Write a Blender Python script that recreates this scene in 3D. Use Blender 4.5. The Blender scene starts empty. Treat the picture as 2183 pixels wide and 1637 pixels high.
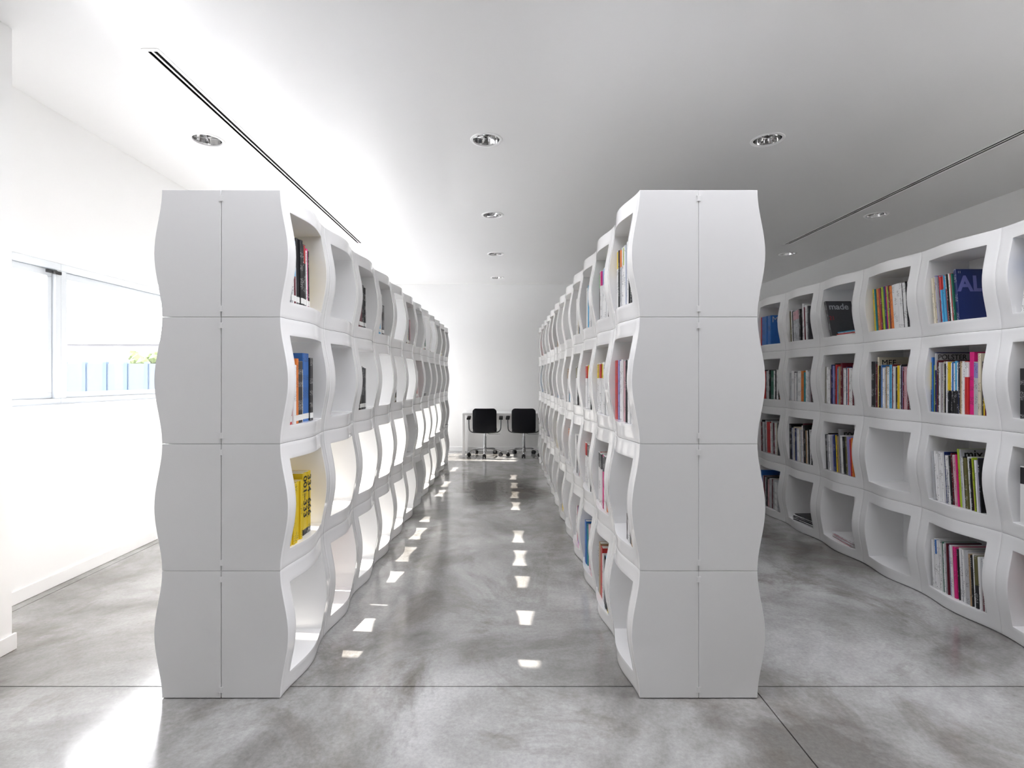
import bpy, bmesh, math, random
from mathutils import Vector, Matrix

random.seed(7)
SC = bpy.context.scene
COL = SC.collection
R = math.radians

# ------------------------------------------------------------------ camera, world, sun, exposure
F_PX, VPX, VPY, EYE = 1123.0, 1077.5, 806.0, 1.388
cam = bpy.data.cameras.new('camera')
cam.sensor_fit = 'HORIZONTAL'
cam.sensor_width = 36.0
cam.lens = F_PX / 2183.0 * 36.0
cam.shift_x = (1091.5 - VPX) / 2183.0
cam.shift_y = -(818.5 - VPY) / 2183.0
cam.clip_start = 0.05
cam.clip_end = 300
camo = bpy.data.objects.new('camera', cam)
camo.location = (0, 0, EYE)
camo.rotation_euler = (R(90), 0, 0)
COL.objects.link(camo)
SC.camera = camo

world = bpy.data.worlds.new('sky')
SC.world = world
world.use_nodes = True
wn, wl = world.node_tree.nodes, world.node_tree.links
bg = wn['Background']
tc = wn.new('ShaderNodeTexCoord')
sx = wn.new('ShaderNodeSeparateXYZ')
rp = wn.new('ShaderNodeValToRGB')
rp.color_ramp.elements[0].position = 0.0
rp.color_ramp.elements[0].color = (1.0, 0.985, 0.96, 1)
rp.color_ramp.elements[1].position = 0.8
rp.color_ramp.elements[1].color = (0.94, 0.945, 1.0, 1)
wl.new(tc.outputs['Generated'], sx.inputs[0])
wl.new(sx.outputs['Z'], rp.inputs[0])
wl.new(rp.outputs[0], bg.inputs['Color'])
bg.inputs['Strength'].default_value = 4.5

SUN_DIR = Vector((1.0, -0.10, -0.617)).normalized()
sun = bpy.data.lights.new('sun', 'SUN')
sun.energy = 6.6
sun.angle = R(0.53)
sun.color = (1.0, 0.94, 0.85)
suno = bpy.data.objects.new('sun', sun)
suno.location = (-8, 5, 7)
suno.rotation_euler = SUN_DIR.to_track_quat('-Z', 'Y').to_euler()
COL.objects.link(suno)


def portal(name, loc, rot, sx_, sy_):
    l = bpy.data.lights.new(name, 'AREA')
    l.shape = 'RECTANGLE'
    l.size, l.size_y = sx_, sy_
    l.cycles.is_portal = True
    o = bpy.data.objects.new(name, l)
    o.location = loc
    o.rotation_euler = rot
    COL.objects.link(o)


# daylight openings: strip window on the left, added unseen door and rooflight
WY0, WY1, WZ0, WZ1 = 2.78, 10.00, 1.20, 2.20      # strip window opening
DY0 = 8.98                                        # beyond this the opening runs down to the floor: an unseen glass door, added for back-wall light
FY = -3.6
SKX0, SKX1, SKY0, SKY1 = -1.7, 4.7, 1.60, 2.34     # unseen rooflight over the front part of the room, added as fill
CZ = 3.17
portal('strip_window_portal', (-3.34, (WY0 + WY1) / 2, (WZ0 + WZ1) / 2), (0, R(-90), 0), WZ1 - WZ0, WY1 - WY0)
portal('added_door_portal', (-3.34, (DY0 + WY1) / 2, WZ0 / 2), (0, R(-90), 0), WZ0, WY1 - DY0)
portal('rooflight_portal', ((SKX0 + SKX1) / 2, (SKY0 + SKY1) / 2, CZ + 0.49), (0, 0, 0), SKX1 - SKX0, SKY1 - SKY0)

SC.view_settings.view_transform = 'Standard'
SC.view_settings.look = 'None'
SC.view_settings.gamma = 1.0
SC.view_settings.use_curve_mapping = False
SC.view_settings.exposure = 1.57
SC.cycles.max_bounces = 12
SC.cycles.diffuse_bounces = 8
SC.cycles.glossy_bounces = 5
SC.cycles.transmission_bounces = 6
SC.cycles.transparent_max_bounces = 12
SC.cycles.caustics_reflective = False
SC.cycles.caustics_refractive = False
SC.cycles.sample_clamp_indirect = 10.0


# ------------------------------------------------------------------ materials
def mat(name, color, rough=0.5, metal=0.0, spec=0.5, coat=0.0):
    m = bpy.data.materials.new(name)
    m.use_nodes = True
    b = m.node_tree.nodes['Principled BSDF']
    b.inputs['Base Color'].default_value = (*color, 1)
    b.inputs['Roughness'].default_value = rough
    b.inputs['Metallic'].default_value = metal
    b.inputs['Specular IOR Level'].default_value = spec
    b.inputs['Coat Weight'].default_value = coat
    b.inputs['Coat Roughness'].default_value = 0.06
    return m


def noisy(m, scale, amount, detail=4.0, bump=0.0):
    """slight procedural tone variation and bump on a material"""
    n, l = m.node_tree.nodes, m.node_tree.links
    b = n['Principled BSDF']
    base = tuple(b.inputs['Base Color'].default_value)
    t = n.new('ShaderNodeTexCoord')
    nz = n.new('ShaderNodeTexNoise')
    nz.inputs['Scale'].default_value = scale
    nz.inputs['Detail'].default_value = detail
    l.new(t.outputs['Object'], nz.inputs['Vector'])
    mx = n.new('ShaderNodeMix')
    mx.data_type = 'RGBA'
    mx.inputs[6].default_value = tuple(c * (1 - amount) for c in base[:3]) + (1,)
    mx.inputs[7].default_value = tuple(min(1, c * (1 + amount * 0.5)) for c in base[:3]) + (1,)
    l.new(nz.outputs['Fac'], mx.inputs[0])
    l.new(mx.outputs[2], b.inputs['Base Color'])
    if bump:
        bp = n.new('ShaderNodeBump')
        bp.inputs['Strength'].default_value = bump
        bp.inputs['Distance'].default_value = 0.002
        l.new(nz.outputs['Fac'], bp.inputs['Height'])
        l.new(bp.outputs[0], b.inputs['Normal'])
    return m


M = {}
M['wall'] = noisy(mat('white_wall_paint', (0.875, 0.875, 0.87), 0.7), 3.0, 0.015)
M['ceiling'] = noisy(mat('satin_ceiling_paint', (0.80, 0.80, 0.80), 0.24, spec=0.5), 1.2, 0.02, 2.0)
M['plastic'] = noisy(mat('glossy_white_plastic', (0.87, 0.87, 0.87), 0.055, spec=0.5), 1.5, 0.012)
M['trim'] = noisy(mat('white_trim', (0.87, 0.87, 0.87), 0.4), 8, 0.01)
M['frame'] = noisy(mat('pale_grey_window_frame', (0.62, 0.65, 0.68), 0.35), 8, 0.01)
M['black'] = noisy(mat('black_leather', (0.008, 0.009, 0.013), 0.5, spec=0.2), 60, 0.2, bump=0.1)
M['rubber'] = noisy(mat('black_rubber', (0.02, 0.02, 0.022), 0.5), 30, 0.2)
M['chrome'] = noisy(mat('chrome', (0.50, 0.51, 0.53), 0.15, metal=1.0), 20, 0.02)
M['dark_chrome'] = noisy(mat('dark_chrome', (0.16, 0.165, 0.175), 0.2, metal=1.0), 20, 0.02)
M['reflector'] = noisy(mat('mirror_reflector', (0.8, 0.8, 0.8), 0.06, metal=1.0), 20, 0.02)
M['slot'] = noisy(mat('dark_slot', (0.008, 0.008, 0.008), 0.8), 20, 0.1)
M['table'] = noisy(mat('white_table_laminate', (0.8, 0.8, 0.8), 0.35), 10, 0.01)
M['paper'] = noisy(mat('paper_edges', (0.74, 0.72, 0.68), 0.8), 200, 0.08)
M['label'] = noisy(mat('white_spine_label', (0.85, 0.85, 0.83), 0.5), 50, 0.03)
M['ink'] = noisy(mat('black_ink', (0.015, 0.015, 0.015), 0.5), 50, 0.05)
M['ink_white'] = noisy(mat('white_ink', (0.8, 0.8, 0.8), 0.5), 50, 0.02)
M['ink_violet'] = noisy(mat('violet_ink', (0.12, 0.13, 0.36), 0.3), 50, 0.02)
M['ink_pale'] = noisy(mat('pale_grey_ink', (0.5, 0.52, 0.55), 0.4), 50, 0.02)
M['ink_red'] = noisy(mat('red_ink', (0.45, 0.03, 0.04), 0.4), 50, 0.02)
M['ground'] = noisy(mat('pale_paving', (0.55, 0.56, 0.57), 0.8), 2, 0.1)
M['fence'] = noisy(mat('blue_fence', (0.052, 0.068, 0.09), 0.5), 5, 0.05)
M['fence_post'] = noisy(mat('blue_fence_post', (0.035, 0.065, 0.115), 0.5), 5, 0.05)
M['building'] = noisy(mat('pale_render', (0.105, 0.105, 0.11), 0.8), 2, 0.05)
M['shrub'] = noisy(mat('shrub_leaves', (0.07, 0.10, 0.025), 0.7), 12, 0.4)


def glass_mat():
    m = bpy.data.materials.new('window_glass')
    m.use_nodes = True
    n, l = m.node_tree.nodes, m.node_tree.links
    n.clear()
    out = n.new('ShaderNodeOutputMaterial')
    tr = n.new('ShaderNodeBsdfTransparent')
    tr.inputs[0].default_value = (0.98, 0.98, 0.985, 1)
    gl = n.new('ShaderNodeBsdfGlossy')
    gl.inputs['Roughness'].default_value = 0.02
    fr = n.new('ShaderNodeLayerWeight')
    fr.inputs['Blend'].default_value = 0.5
    pw = n.new('ShaderNodeMath')
    pw.operation = 'POWER'
    pw.inputs[1].default_value = 5.0
    l.new(fr.outputs['Facing'], pw.inputs[0])
    sc_ = n.new('ShaderNodeMath')
    sc_.operation = 'MULTIPLY_ADD'
    sc_.inputs[1].default_value = 0.6
    sc_.inputs[2].default_value = 0.03
    l.new(pw.outputs[0], sc_.inputs[0])
    mx = n.new('ShaderNodeMixShader')
    l.new(sc_.outputs[0], mx.inputs[0])
    l.new(tr.outputs[0], mx.inputs[1])
    l.new(gl.outputs[0], mx.inputs[2])
    l.new(mx.outputs[0], out.inputs[0])
    return m


M['glass'] = glass_mat()


def floor_mat():
    m = bpy.data.materials.new('polished_concrete')
    m.use_nodes = True
    n, l = m.node_tree.nodes, m.node_tree.links
    b = n['Principled BSDF']
    t = n.new('ShaderNodeTexCoord')

    def noise(scale, detail, rough, dist=0.0, stretch=None):
        z = n.new('ShaderNodeTexNoise')
        z.inputs['Scale'].default_value = scale
        z.inputs['Detail'].default_value = detail
        z.inputs['Roughness'].default_value = rough
        z.inputs['Distortion'].default_value = dist
        if stretch:
            mp = n.new('ShaderNodeMapping')
            mp.inputs['Scale'].default_value = stretch
            l.new(t.outputs['Object'], mp.inputs['Vector'])
            l.new(mp.outputs[0], z.inputs['Vector'])
        else:
            l.new(t.outputs['Object'], z.inputs['Vector'])
        return z

    def ramp(src, p0, c0, p1, c1):
        r = n.new('ShaderNodeValToRGB')
        r.color_ramp.elements[0].position = p0
        r.color_ramp.elements[0].color = (*c0, 1)
        r.color_ramp.elements[1].position = p1
        r.color_ramp.elements[1].color = (*c1, 1)
        l.new(src, r.inputs[0])
        return r

    def mix(kind, f, a, bb):
        x = n.new('ShaderNodeMix')
        x.data_type = 'RGBA'
        x.blend_type = kind
        if isinstance(f, float):
            x.inputs[0].default_value = f
        else:
            l.new(f, x.inputs[0])
        l.new(a, x.inputs[6])
        l.new(bb, x.inputs[7])
        return x.outputs[2]

    big = noise(0.85, 8, 0.62, 0.4)
    c = ramp(big.outputs['Fac'], 0.37, (0.18, 0.172, 0.16), 0.62, (0.57, 0.57, 0.565)).outputs[0]
    st = noise(1.6, 6, 0.7, 0.8, (1.0, 0.8, 1.0))                 # brownish stains
    sr = ramp(st.outputs['Fac'], 0.50, (0, 0, 0), 0.72, (0.85, 0.85, 0.85))
    brown = n.new('ShaderNodeRGB')
    brown.outputs[0].default_value = (0.135, 0.113, 0.088, 1)
    c = mix('MIX', sr.outputs[0], c, brown.outputs[0])
    fine = noise(55, 6, 0.75)
    fr = ramp(fine.outputs['Fac'], 0.3, (0.80, 0.80, 0.80), 0.7, (1.12, 1.12, 1.12))
    c = mix('MULTIPLY', 1.0, c, fr.outputs[0])
    l.new(c, b.inputs['Base Color'])
    rr = n.new('ShaderNodeMapRange')
    rr.inputs['From Min'].default_value = 0.3
    rr.inputs['From Max'].default_value = 0.7
    rr.inputs['To Min'].default_value = 0.19
    rr.inputs['To Max'].default_value = 0.09
    l.new(big.outputs['Fac'], rr.inputs['Value'])
    l.new(rr.outputs[0], b.inputs['Roughness'])
    b.inputs['Specular IOR Level'].default_value = 1.0
    return m


M['floor'] = floor_mat()


def book_mat():
    """cover paper: object colour, optional coloured band, specks of illegible print on the spine"""
    m = bpy.data.materials.new('printed_cover')
    m.use_nodes = True
    n, l = m.node_tree.nodes, m.node_tree.links
    b = n['Principled BSDF']
    b.inputs['Roughness'].default_value = 0.38
    oi = n.new('ShaderNodeObjectInfo')
    t = n.new('ShaderNodeTexCoord')
    sp = n.new('ShaderNodeSeparateXYZ')
    l.new(t.outputs['Object'], sp.inputs[0])

    def attr(name):
        a = n.new('ShaderNodeAttribute')
        a.attribute_type = 'OBJECT'
        a.attribute_name = name
        return a

    def math_(op, a, bb):
        x = n.new('ShaderNodeMath')
        x.operation = op
        for i, v in enumerate((a, bb)):
            if isinstance(v, (int, float)):
                x.inputs[i].default_value = v
            else:
                l.new(v, x.inputs[i])
        return x.outputs[0]

    band = math_('MULTIPLY', math_('GREATER_THAN', sp.outputs['Z'], attr('band_low').outputs['Fac']),
                 math_('LESS_THAN', sp.outputs['Z'], attr('band_high').outputs['Fac']))
    mx = n.new('ShaderNodeMix')
    mx.data_type = 'RGBA'
    l.new(band, mx.inputs[0])
    l.new(oi.outputs['Color'], mx.inputs[6])
    l.new(attr('band_color').outputs['Color'], mx.inputs[7])
    # print specks
    off = n.new('ShaderNodeVectorMath')
    off.operation = 'ADD'
    cb = n.new('ShaderNodeCombineXYZ')
    rz = math_('MULTIPLY', oi.outputs['Random'], 37.0)
    l.new(rz, cb.inputs[0])
    l.new(rz, cb.inputs[2])
    l.new(t.outputs['Object'], off.inputs[0])
    l.new(cb.outputs[0], off.inputs[1])
    mp = n.new('ShaderNodeMapping')
    mp.inputs['Scale'].default_value = (260, 1, 190)
    l.new(off.outputs[0], mp.inputs['Vector'])
    n1 = n.new('ShaderNodeTexNoise')
    n1.inputs['Scale'].default_value = 1.0
    n1.inputs['Detail'].default_value = 1.0
    l.new(mp.outputs[0], n1.inputs['Vector'])
    mp2 = n.new('ShaderNodeMapping')
    mp2.inputs['Scale'].default_value = (0.0, 0.0, 17)
    l.new(off.outputs[0], mp2.inputs['Vector'])
    n2 = n.new('ShaderNodeTexNoise')
    n2.inputs['Scale'].default_value = 1.0
    n2.inputs['Detail'].default_value = 0.0
    l.new(mp2.outputs[0], n2.inputs['Vector'])
    spine = math_('LESS_THAN', sp.outputs['Y'], 0.002)
    k = math_('MULTIPLY', math_('GREATER_THAN', n1.outputs['Fac'], 0.56), math_('GREATER_THAN', n2.outputs['Fac'], 0.52))
    k = math_('MULTIPLY', math_('MULTIPLY', k, spine), 0.75)
    lum = n.new('ShaderNodeRGBToBW')
    l.new(mx.outputs[2], lum.inputs[0])
    inv = math_('LESS_THAN', lum.outputs[0], 0.12)
    txt = n.new('ShaderNodeCombineColor')
    for i in range(3):
        l.new(math_('ADD', math_('MULTIPLY', inv, 0.55), 0.03), txt.inputs[i])
    m2 = n.new('ShaderNodeMix')
    m2.data_type = 'RGBA'
    l.new(k, m2.inputs[0])
    l.new(mx.outputs[2], m2.inputs[6])
    l.new(txt.outputs[0], m2.inputs[7])
    l.new(m2.outputs[2], b.inputs['Base Color'])
    return m


M['book'] = book_mat()


# ------------------------------------------------------------------ helpers
def link(name, me, material=None, parent=None, loc=(0, 0, 0), rot=(0, 0, 0)):
    o = bpy.data.objects.new(name, me)
    COL.objects.link(o)
    if material is not None and me is not None and len(me.materials) == 0:
        me.materials.append(material)
    o.parent = parent
    o.location = loc
    o.rotation_euler = rot
    return o


def obj(name, bm, material, parent=None, loc=(0, 0, 0), rot=(0, 0, 0), smooth=None):
    bmesh.ops.recalc_face_normals(bm, faces=bm.faces[:])
    me = bpy.data.meshes.new(name)
    bm.to_mesh(me)
    bm.free()
    if smooth is not None:
        for p in me.polygons:
            p.use_smooth = True
        me.set_sharp_from_angle(angle=R(smooth))
    return link(name, me, material, parent, loc, rot)


def thing(o, label, cat, group=None):
    o['label'] = label
    o['category'] = cat
    if group:
        o['group'] = group
    return o


def empty(name, loc, rot=(0, 0, 0)):
    o = bpy.data.objects.new(name, None)
    o.empty_display_size = 0.1
    COL.objects.link(o)
    o.location = loc
    o.rotation_euler = rot
    return o


def struct(o):
    o['kind'] = 'structure'
    return o


def box(bm, x0, x1, y0, y1, z0, z1, bevel=0.0):
    vs = [bm.verts.new(p) for p in ((x0, y0, z0), (x1, y0, z0), (x1, y1, z0), (x0, y1, z0),
                                    (x0, y0, z1), (x1, y0, z1), (x1, y1, z1), (x0, y1, z1))]
    fs = [bm.faces.new([vs[i] for i in q]) for q in
          ((0, 3, 2, 1), (4, 5, 6, 7), (0, 1, 5, 4), (1, 2, 6, 5), (2, 3, 7, 6), (3, 0, 4, 7))]
    if bevel:
        es = list({e for f in fs for e in f.edges})
        bmesh.ops.bevel(bm, geom=es, offset=bevel, segments=2, profile=0.5, affect='EDGES')
    return bm


def tube(bm, pts, r, seg=12, cap=True):
    pts = [Vector(p) for p in pts]
    rings, prev = [], None
    for i, p in enumerate(pts):
        d = (pts[min(i + 1, len(pts) - 1)] - pts[max(i - 1, 0)]).normalized()
        if prev is None:
            u = d.orthogonal().normalized()
        else:
            u = (prev - d * prev.dot(d)).normalized()
        prev = u
        v = d.cross(u)
        rr = r[i] if isinstance(r, (list, tuple)) else r
        rings.append([bm.verts.new(p + u * math.cos(2 * math.pi * k / seg) * rr + v * math.sin(2 * math.pi * k / seg) * rr)
                      for k in range(seg)])
    for a, b in zip(rings, rings[1:]):
        for k in range(seg):
            bm.faces.new((a[k], a[(k + 1) % seg], b[(k + 1) % seg], b[k]))
    if cap:
        bm.faces.new(rings[0][::-1])
        bm.faces.new(rings[-1])
    return bm


def lathe(bm, prof, seg=32, closed=False):
    """prof: list of (r, z)"""
    rings = [[bm.verts.new((r * math.cos(2 * math.pi * k / seg), r * math.sin(2 * math.pi * k / seg), z)) for k in range(seg)]
             for r, z in prof]
    pr = list(zip(rings, rings[1:]))
    if closed:
        pr.append((rings[-1], rings[0]))
    for a, b in pr:
        for k in range(seg):
            bm.faces.new((a[k], a[(k + 1) % seg], b[(k + 1) % seg], b[k]))
    return bm


def smooth_path(pts, n=6):
    """Catmull-Rom through the points"""
    pts = [Vector(p) for p in pts]
    out = []
    for i in range(len(pts) - 1):
        p0, p1, p2, p3 = pts[max(i - 1, 0)], pts[i], pts[i + 1], pts[min(i + 2, len(pts) - 1)]
        for k in range(n):
            t = k / n
            out.append(0.5 * ((2 * p1) + (p2 - p0) * t + (2 * p0 - 5 * p1 + 4 * p2 - p3) * t * t + (3 * p1 - p0 - 3 * p2 + p3) * t ** 3))
    out.append(pts[-1])
    return out


def rounded_slab(bm, w, h, t, r, curve=0.0, bevel=0.006, n=6):
    """rounded rectangle in x-z (centred in x, z from 0..h), thickness t in y; curve bows the middle toward -y"""
    pts = []
    for cx, cz, a0 in ((w / 2 - r, r, -90), (w / 2 - r, h - r, 0), (-w / 2 + r, h - r, 90), (-w / 2 + r, r, 180)):
        for k in range(n + 1):
            a = R(a0 + 90 * k / n)
            pts.append((cx + r * math.cos(a), cz + r * math.sin(a)))
    # add points on the long horizontal edges so the slab can bow
    full = []
    for i, p in enumerate(pts):
        q = pts[(i + 1) % len(pts)]
        full.append(p)
        if abs(p[1] - q[1]) < 1e-6 and abs(p[0] - q[0]) > 0.1:
            for k in range(1, 6):
                full.append((p[0] + (q[0] - p[0]) * k / 6, p[1]))

    def bow(x):
        return -curve * (1 - (2 * x / w) ** 2)
    rings = []
    for (ins, y) in ((bevel, -t / 2), (0, -t / 2 + bevel), (0, t / 2 - bevel), (bevel, t / 2)):
        s_x, s_z = (w - 2 * ins) / w, (h - 2 * ins) / h
        rings.append([bm.verts.new((x * s_x, y + bow(x), h / 2 + (z - h / 2) * s_z)) for x, z in full])
    m = len(full)
    for a, b in zip(rings, rings[1:]):
        for k in range(m):
            bm.faces.new((a[k], a[(k + 1) % m], b[(k + 1) % m], b[k]))
    bm.faces.new(rings[0][::-1])
    bm.faces.new(rings[-1])
    return bm


def text_mesh(txt, size, bold=0.0):
    cu = bpy.data.curves.new('lettering', 'FONT')
    cu.body = txt
    cu.size = size
    cu.extrude = 0.0003
    cu.offset = bold
    o = bpy.data.objects.new('lettering', cu)
    COL.objects.link(o)
    bpy.context.view_layer.update()
    me = bpy.data.meshes.new_from_object(o.evaluated_get(bpy.context.evaluated_depsgraph_get()))
    me.name = 'lettering'
    me.materials.clear()
    bpy.data.objects.remove(o)
    bpy.data.curves.remove(cu)
    return me


ORD = ['zeroth', 'first', 'second', 'third', 'fourth', 'fifth', 'sixth', 'seventh', 'eighth', 'ninth', 'tenth',
       'eleventh', 'twelfth', 'thirteenth', 'fourteenth', 'fifteenth', 'sixteenth', 'seventeenth', 'eighteenth']
ROWN = ['top', 'second', 'third', 'bottom']

# ------------------------------------------------------------------ room shell
XL, XR, YB = -3.01, 4.85, 10.02
PILX, PILY = -2.52, 2.69

# floor with saw-cut joints (thin dark grooves as real gaps between slabs)
jx, jy = [-6.97, -2.93, 1.113, 5.15, 8.0], [-5.0, -1.66, 2.372, 6.40, 10.6]
bm = bmesh.new()
g = 0.0028
for i in range(len(jx) - 1):
    for j in range(len(jy) - 1):
        x0, x1, y0, y1 = max(jx[i] + g, -3.5), min(jx[i + 1] - g, 5.1), jy[j] + g, jy[j + 1] - g
        if x1 > x0:
            box(bm, x0, x1, y0, y1, -0.12, 0.0)
struct(obj('floor', bm, M['floor']))
bm = bmesh.new()
box(bm, -3.5, 5.1, -5, 10.6, -0.16, -0.012)
struct(obj('floor_joint_base', bm, M['slot']))

# lamps and slots in the ceiling
LX = [-2.23, -0.142, 1.96, 4.05]
LY = [3.94, 5.755, 7.56, 9.34]
LR = 0.112
lamps = [(x, y) for y in LY for x in LX]
slots = [(-1.925, 2.85, 6.97), (3.745, 2.85, 7.04)]
SW = 0.088
xb = {-3.5, 5.1, SKX0, SKX1}
yb = {FY - 0.2, YB + 0.3, SKY0, SKY1}
for x in LX:
    xb |= {x - 0.15, x + 0.15}
for y in LY:
    yb |= {y - 0.15, y + 0.15}
for x, a, b in slots:
    xb |= {x - SW / 2, x + SW / 2}
    yb |= {a, b}
xb, yb = sorted(xb), sorted(yb)
bm = bmesh.new()
vcache = {}


def cv(x, y):
    k = (round(x, 5), round(y, 5))
    if k not in vcache:
        vcache[k] = bm.verts.new((x, y, CZ))
    return vcache[k]


for x0, x1 in zip(xb, xb[1:]):
    for y0, y1 in zip(yb, yb[1:]):
        cx, cy = (x0 + x1) / 2, (y0 + y1) / 2
        if any(abs(cx - s[0]) < SW / 2 and s[1] < cy < s[2] for s in slots):
            continue
        if SKX0 < cx < SKX1 and SKY0 < cy < SKY1:
            continue
        lamp = [q for q in lamps if abs(q[0] - cx) < 0.15 and abs(q[1] - cy) < 0.15]
        if lamp:
            lx, ly = lamp[0]
            # part of the square tile minus the disc
            n = 8
            per = [(x0, y0), (x1, y0), (x1, y1), (x0, y1)]
            if x1 - x0 > 0.29 and y1 - y0 > 0.29:
                outer, inner = [], []
                for k in range(4):
                    p, q = per[k], per[(k + 1) % 4]
                    for s in range(n):
                        px, py = p[0] + (q[0] - p[0]) * s / n, p[1] + (q[1] - p[1]) * s / n
                        outer.append(cv(px, py))
                        a = math.atan2(py - ly, px - lx)
                        inner.append(bm.verts.new((lx + LR * math.cos(a), ly + LR * math.sin(a), CZ)))
                m = len(outer)
                for k in range(m):
                    bm.faces.new((outer[k], outer[(k + 1) % m], inner[(k + 1) % m], inner[k]))
                continue
            # tile split by another grid line: keep it solid
        bm.faces.new((cv(x0, y0), cv(x1, y0), cv(x1, y1), cv(x0, y1)))
for f in bm.faces:
    f.normal_update()
    if f.normal.z > 0:
        f.normal_flip()
me = bpy.data.meshes.new('ceiling')
bm.to_mesh(me)
bm.free()
struct(link('ceiling', me, M['ceiling']))
bm = bmesh.new()
box(bm, -3.5, SKX0, FY - 0.2, YB + 0.3, CZ + 0.32, CZ + 0.48)
box(bm, SKX1, 5.1, FY - 0.2, YB + 0.3, CZ + 0.32, CZ + 0.48)
box(bm, SKX0, SKX1, FY - 0.2, SKY0, CZ + 0.32, CZ + 0.48)
box(bm, SKX0, SKX1, SKY1, YB + 0.3, CZ + 0.32, CZ + 0.48)
for args in ((-3.6, -3.5, FY - 0.3, YB + 0.4), (5.1, 5.2, FY - 0.3, YB + 0.4), (-3.6, 5.2, FY - 0.3, FY - 0.2), (-3.6, 5.2, YB + 0.3, YB + 0.4),
             (SKX0 - 0.1, SKX0, SKY0 - 0.1, SKY1 + 0.1), (SKX1, SKX1 + 0.1, SKY0 - 0.1, SKY1 + 0.1), (SKX0, SKX1, SKY0 - 0.1, SKY0), (SKX0, SKX1, SKY1, SKY1 + 0.1)):
    box(bm, *args, CZ, CZ + 0.48)
struct(obj('roof_slab', bm, M['wall']))

# walls
bm = bmesh.new()
box(bm, XL - 0.35, XL, PILY - 0.3, WY0, 0, CZ)
box(bm, XL - 0.35, XL, WY1, YB + 0.3, 0, CZ)
box(bm, XL - 0.35, XL, WY0, DY0, 0, WZ0)
box(bm, XL - 0.35, XL, WY0, WY1, WZ1, CZ)
struct(obj('wall_left', bm, M['wall']))
bm = bmesh.new()
box(bm, -3.5, PILX, FY - 0.2, PILY, 0, CZ)
struct(obj('wall_left_return', bm, M['wall']))
bm = bmesh.new()
box(bm, XL - 0.35, XR + 0.25, YB, YB + 0.3, 0, CZ)
struct(obj('wall_back', bm, M['wall']))
bm = bmesh.new()
box(bm, XR, XR + 0.25, FY - 0.2, YB, 0, CZ)
struct(obj('wall_right', bm, M['wall']))
bm = bmesh.new()
box(bm, PILX, XR, FY - 0.2, FY, 0, CZ)
struct(obj('wall_front', bm, M['wall']))


def baseboard(name, x0, x1, y0, y1):
    b = bmesh.new()
    box(b, x0, x1, y0, y1, 0.001, 0.085, 0.003)
    struct(obj(name, b, M['trim']))


baseboard('baseboard_left', XL, XL + 0.012, PILY, YB - 0.012)
baseboard('baseboard_left_return', PILX, PILX + 0.014, FY, PILY + 0.014)
baseboard('baseboard_back', XL, XR, YB - 0.012, YB)
baseboard('baseboard_right', XR - 0.012, XR, FY, YB - 0.012)

# strip window: reveal lining, then framed units
GX = -3.20                      # glazing plane
bm = bmesh.new()
box(bm, XL - 0.14, XL + 0.012, WY0, DY0, WZ0 - 0.012, WZ0 + 0.004, 0.003)
struct(obj('trim_1', bm, M['trim']))
edges = [WY0, 3.74, 5.60, 7.46, DY0, WY1]
for i, (a, b) in enumerate(zip(edges, edges[1:])):
    zb = 0.0 if i == 4 else WZ0  # last unit: unseen glass door added to brighten the back wall
    w = struct(empty('added_door' if i == 4 else 'window_%d' % (i + 1), (GX, (a + b) / 2, zb)))
    hw, H = (b - a) / 2, WZ1 - zb
    bm = bmesh.new()
    for args in ((-hw, hw, 0.0, 0.045), (-hw, hw, H - 0.05, H)):
        box(bm, -0.045, 0.045, args[0], args[1], args[2], args[3], 0.003)
    for s in (-1, 1):
        box(bm, -0.045, 0.045, min(s * hw, s * (hw - 0.045)), max(s * hw, s * (hw - 0.045)), 0.045, H - 0.05, 0.003)
    fr = obj('window_frame', bm, M['frame'], w)
    bm = bmesh.new()
    q = hw - 0.047
    for y0, y1, z0, z1 in ((-q, q, 0.047, 0.085), (-q, q, H - 0.10, H - 0.052), (-q, -q + 0.035, 0.085, H - 0.10), (q - 0.035, q, 0.085, H - 0.10)):
        box(bm, -0.035, 0.020, y0, y1, z0, z1, 0.003)
    obj('sash', bm, M['frame'], w)
    bm = bmesh.new()
    box(bm, -0.012, -0.006, -q + 0.03, q - 0.03, 0.08, H - 0.095)
    obj('pane', bm, M['glass'], w)
    if i == 0:
        bm = bmesh.new()
        box(bm, 0.046, 0.062, hw - 0.13, hw - 0.012, H - 0.085, H - 0.062, 0.003)
        tube(bm, [(0.06, hw - 0.075, H - 0.072), (0.075, hw - 0.075, H - 0.072)], 0.012)
        obj('window_latch', bm, M['rubber'], w)

# rooflight, unseen, added to light shelves and near floor: curb frame and glazing bars
w = struct(empty('window_5', ((SKX0 + SKX1) / 2, (SKY0 + SKY1) / 2, CZ + 0.48)))
hx, hy = (SKX1 - SKX0) / 2, (SKY1 - SKY0) / 2
bm = bmesh.new()
for k in range(5):
    x = -hx + 0.02 + (2 * hx - 0.04) * k / 4
    box(bm, x - 0.02, x + 0.02, -hy, hy, 0, 0.06)
obj('window_frame', bm, M['frame'], w)
bm = bmesh.new()
box(bm, -hx, hx, -hy, hy, 0.02, 0.028)
obj('pane', bm, M['glass'], w)

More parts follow.
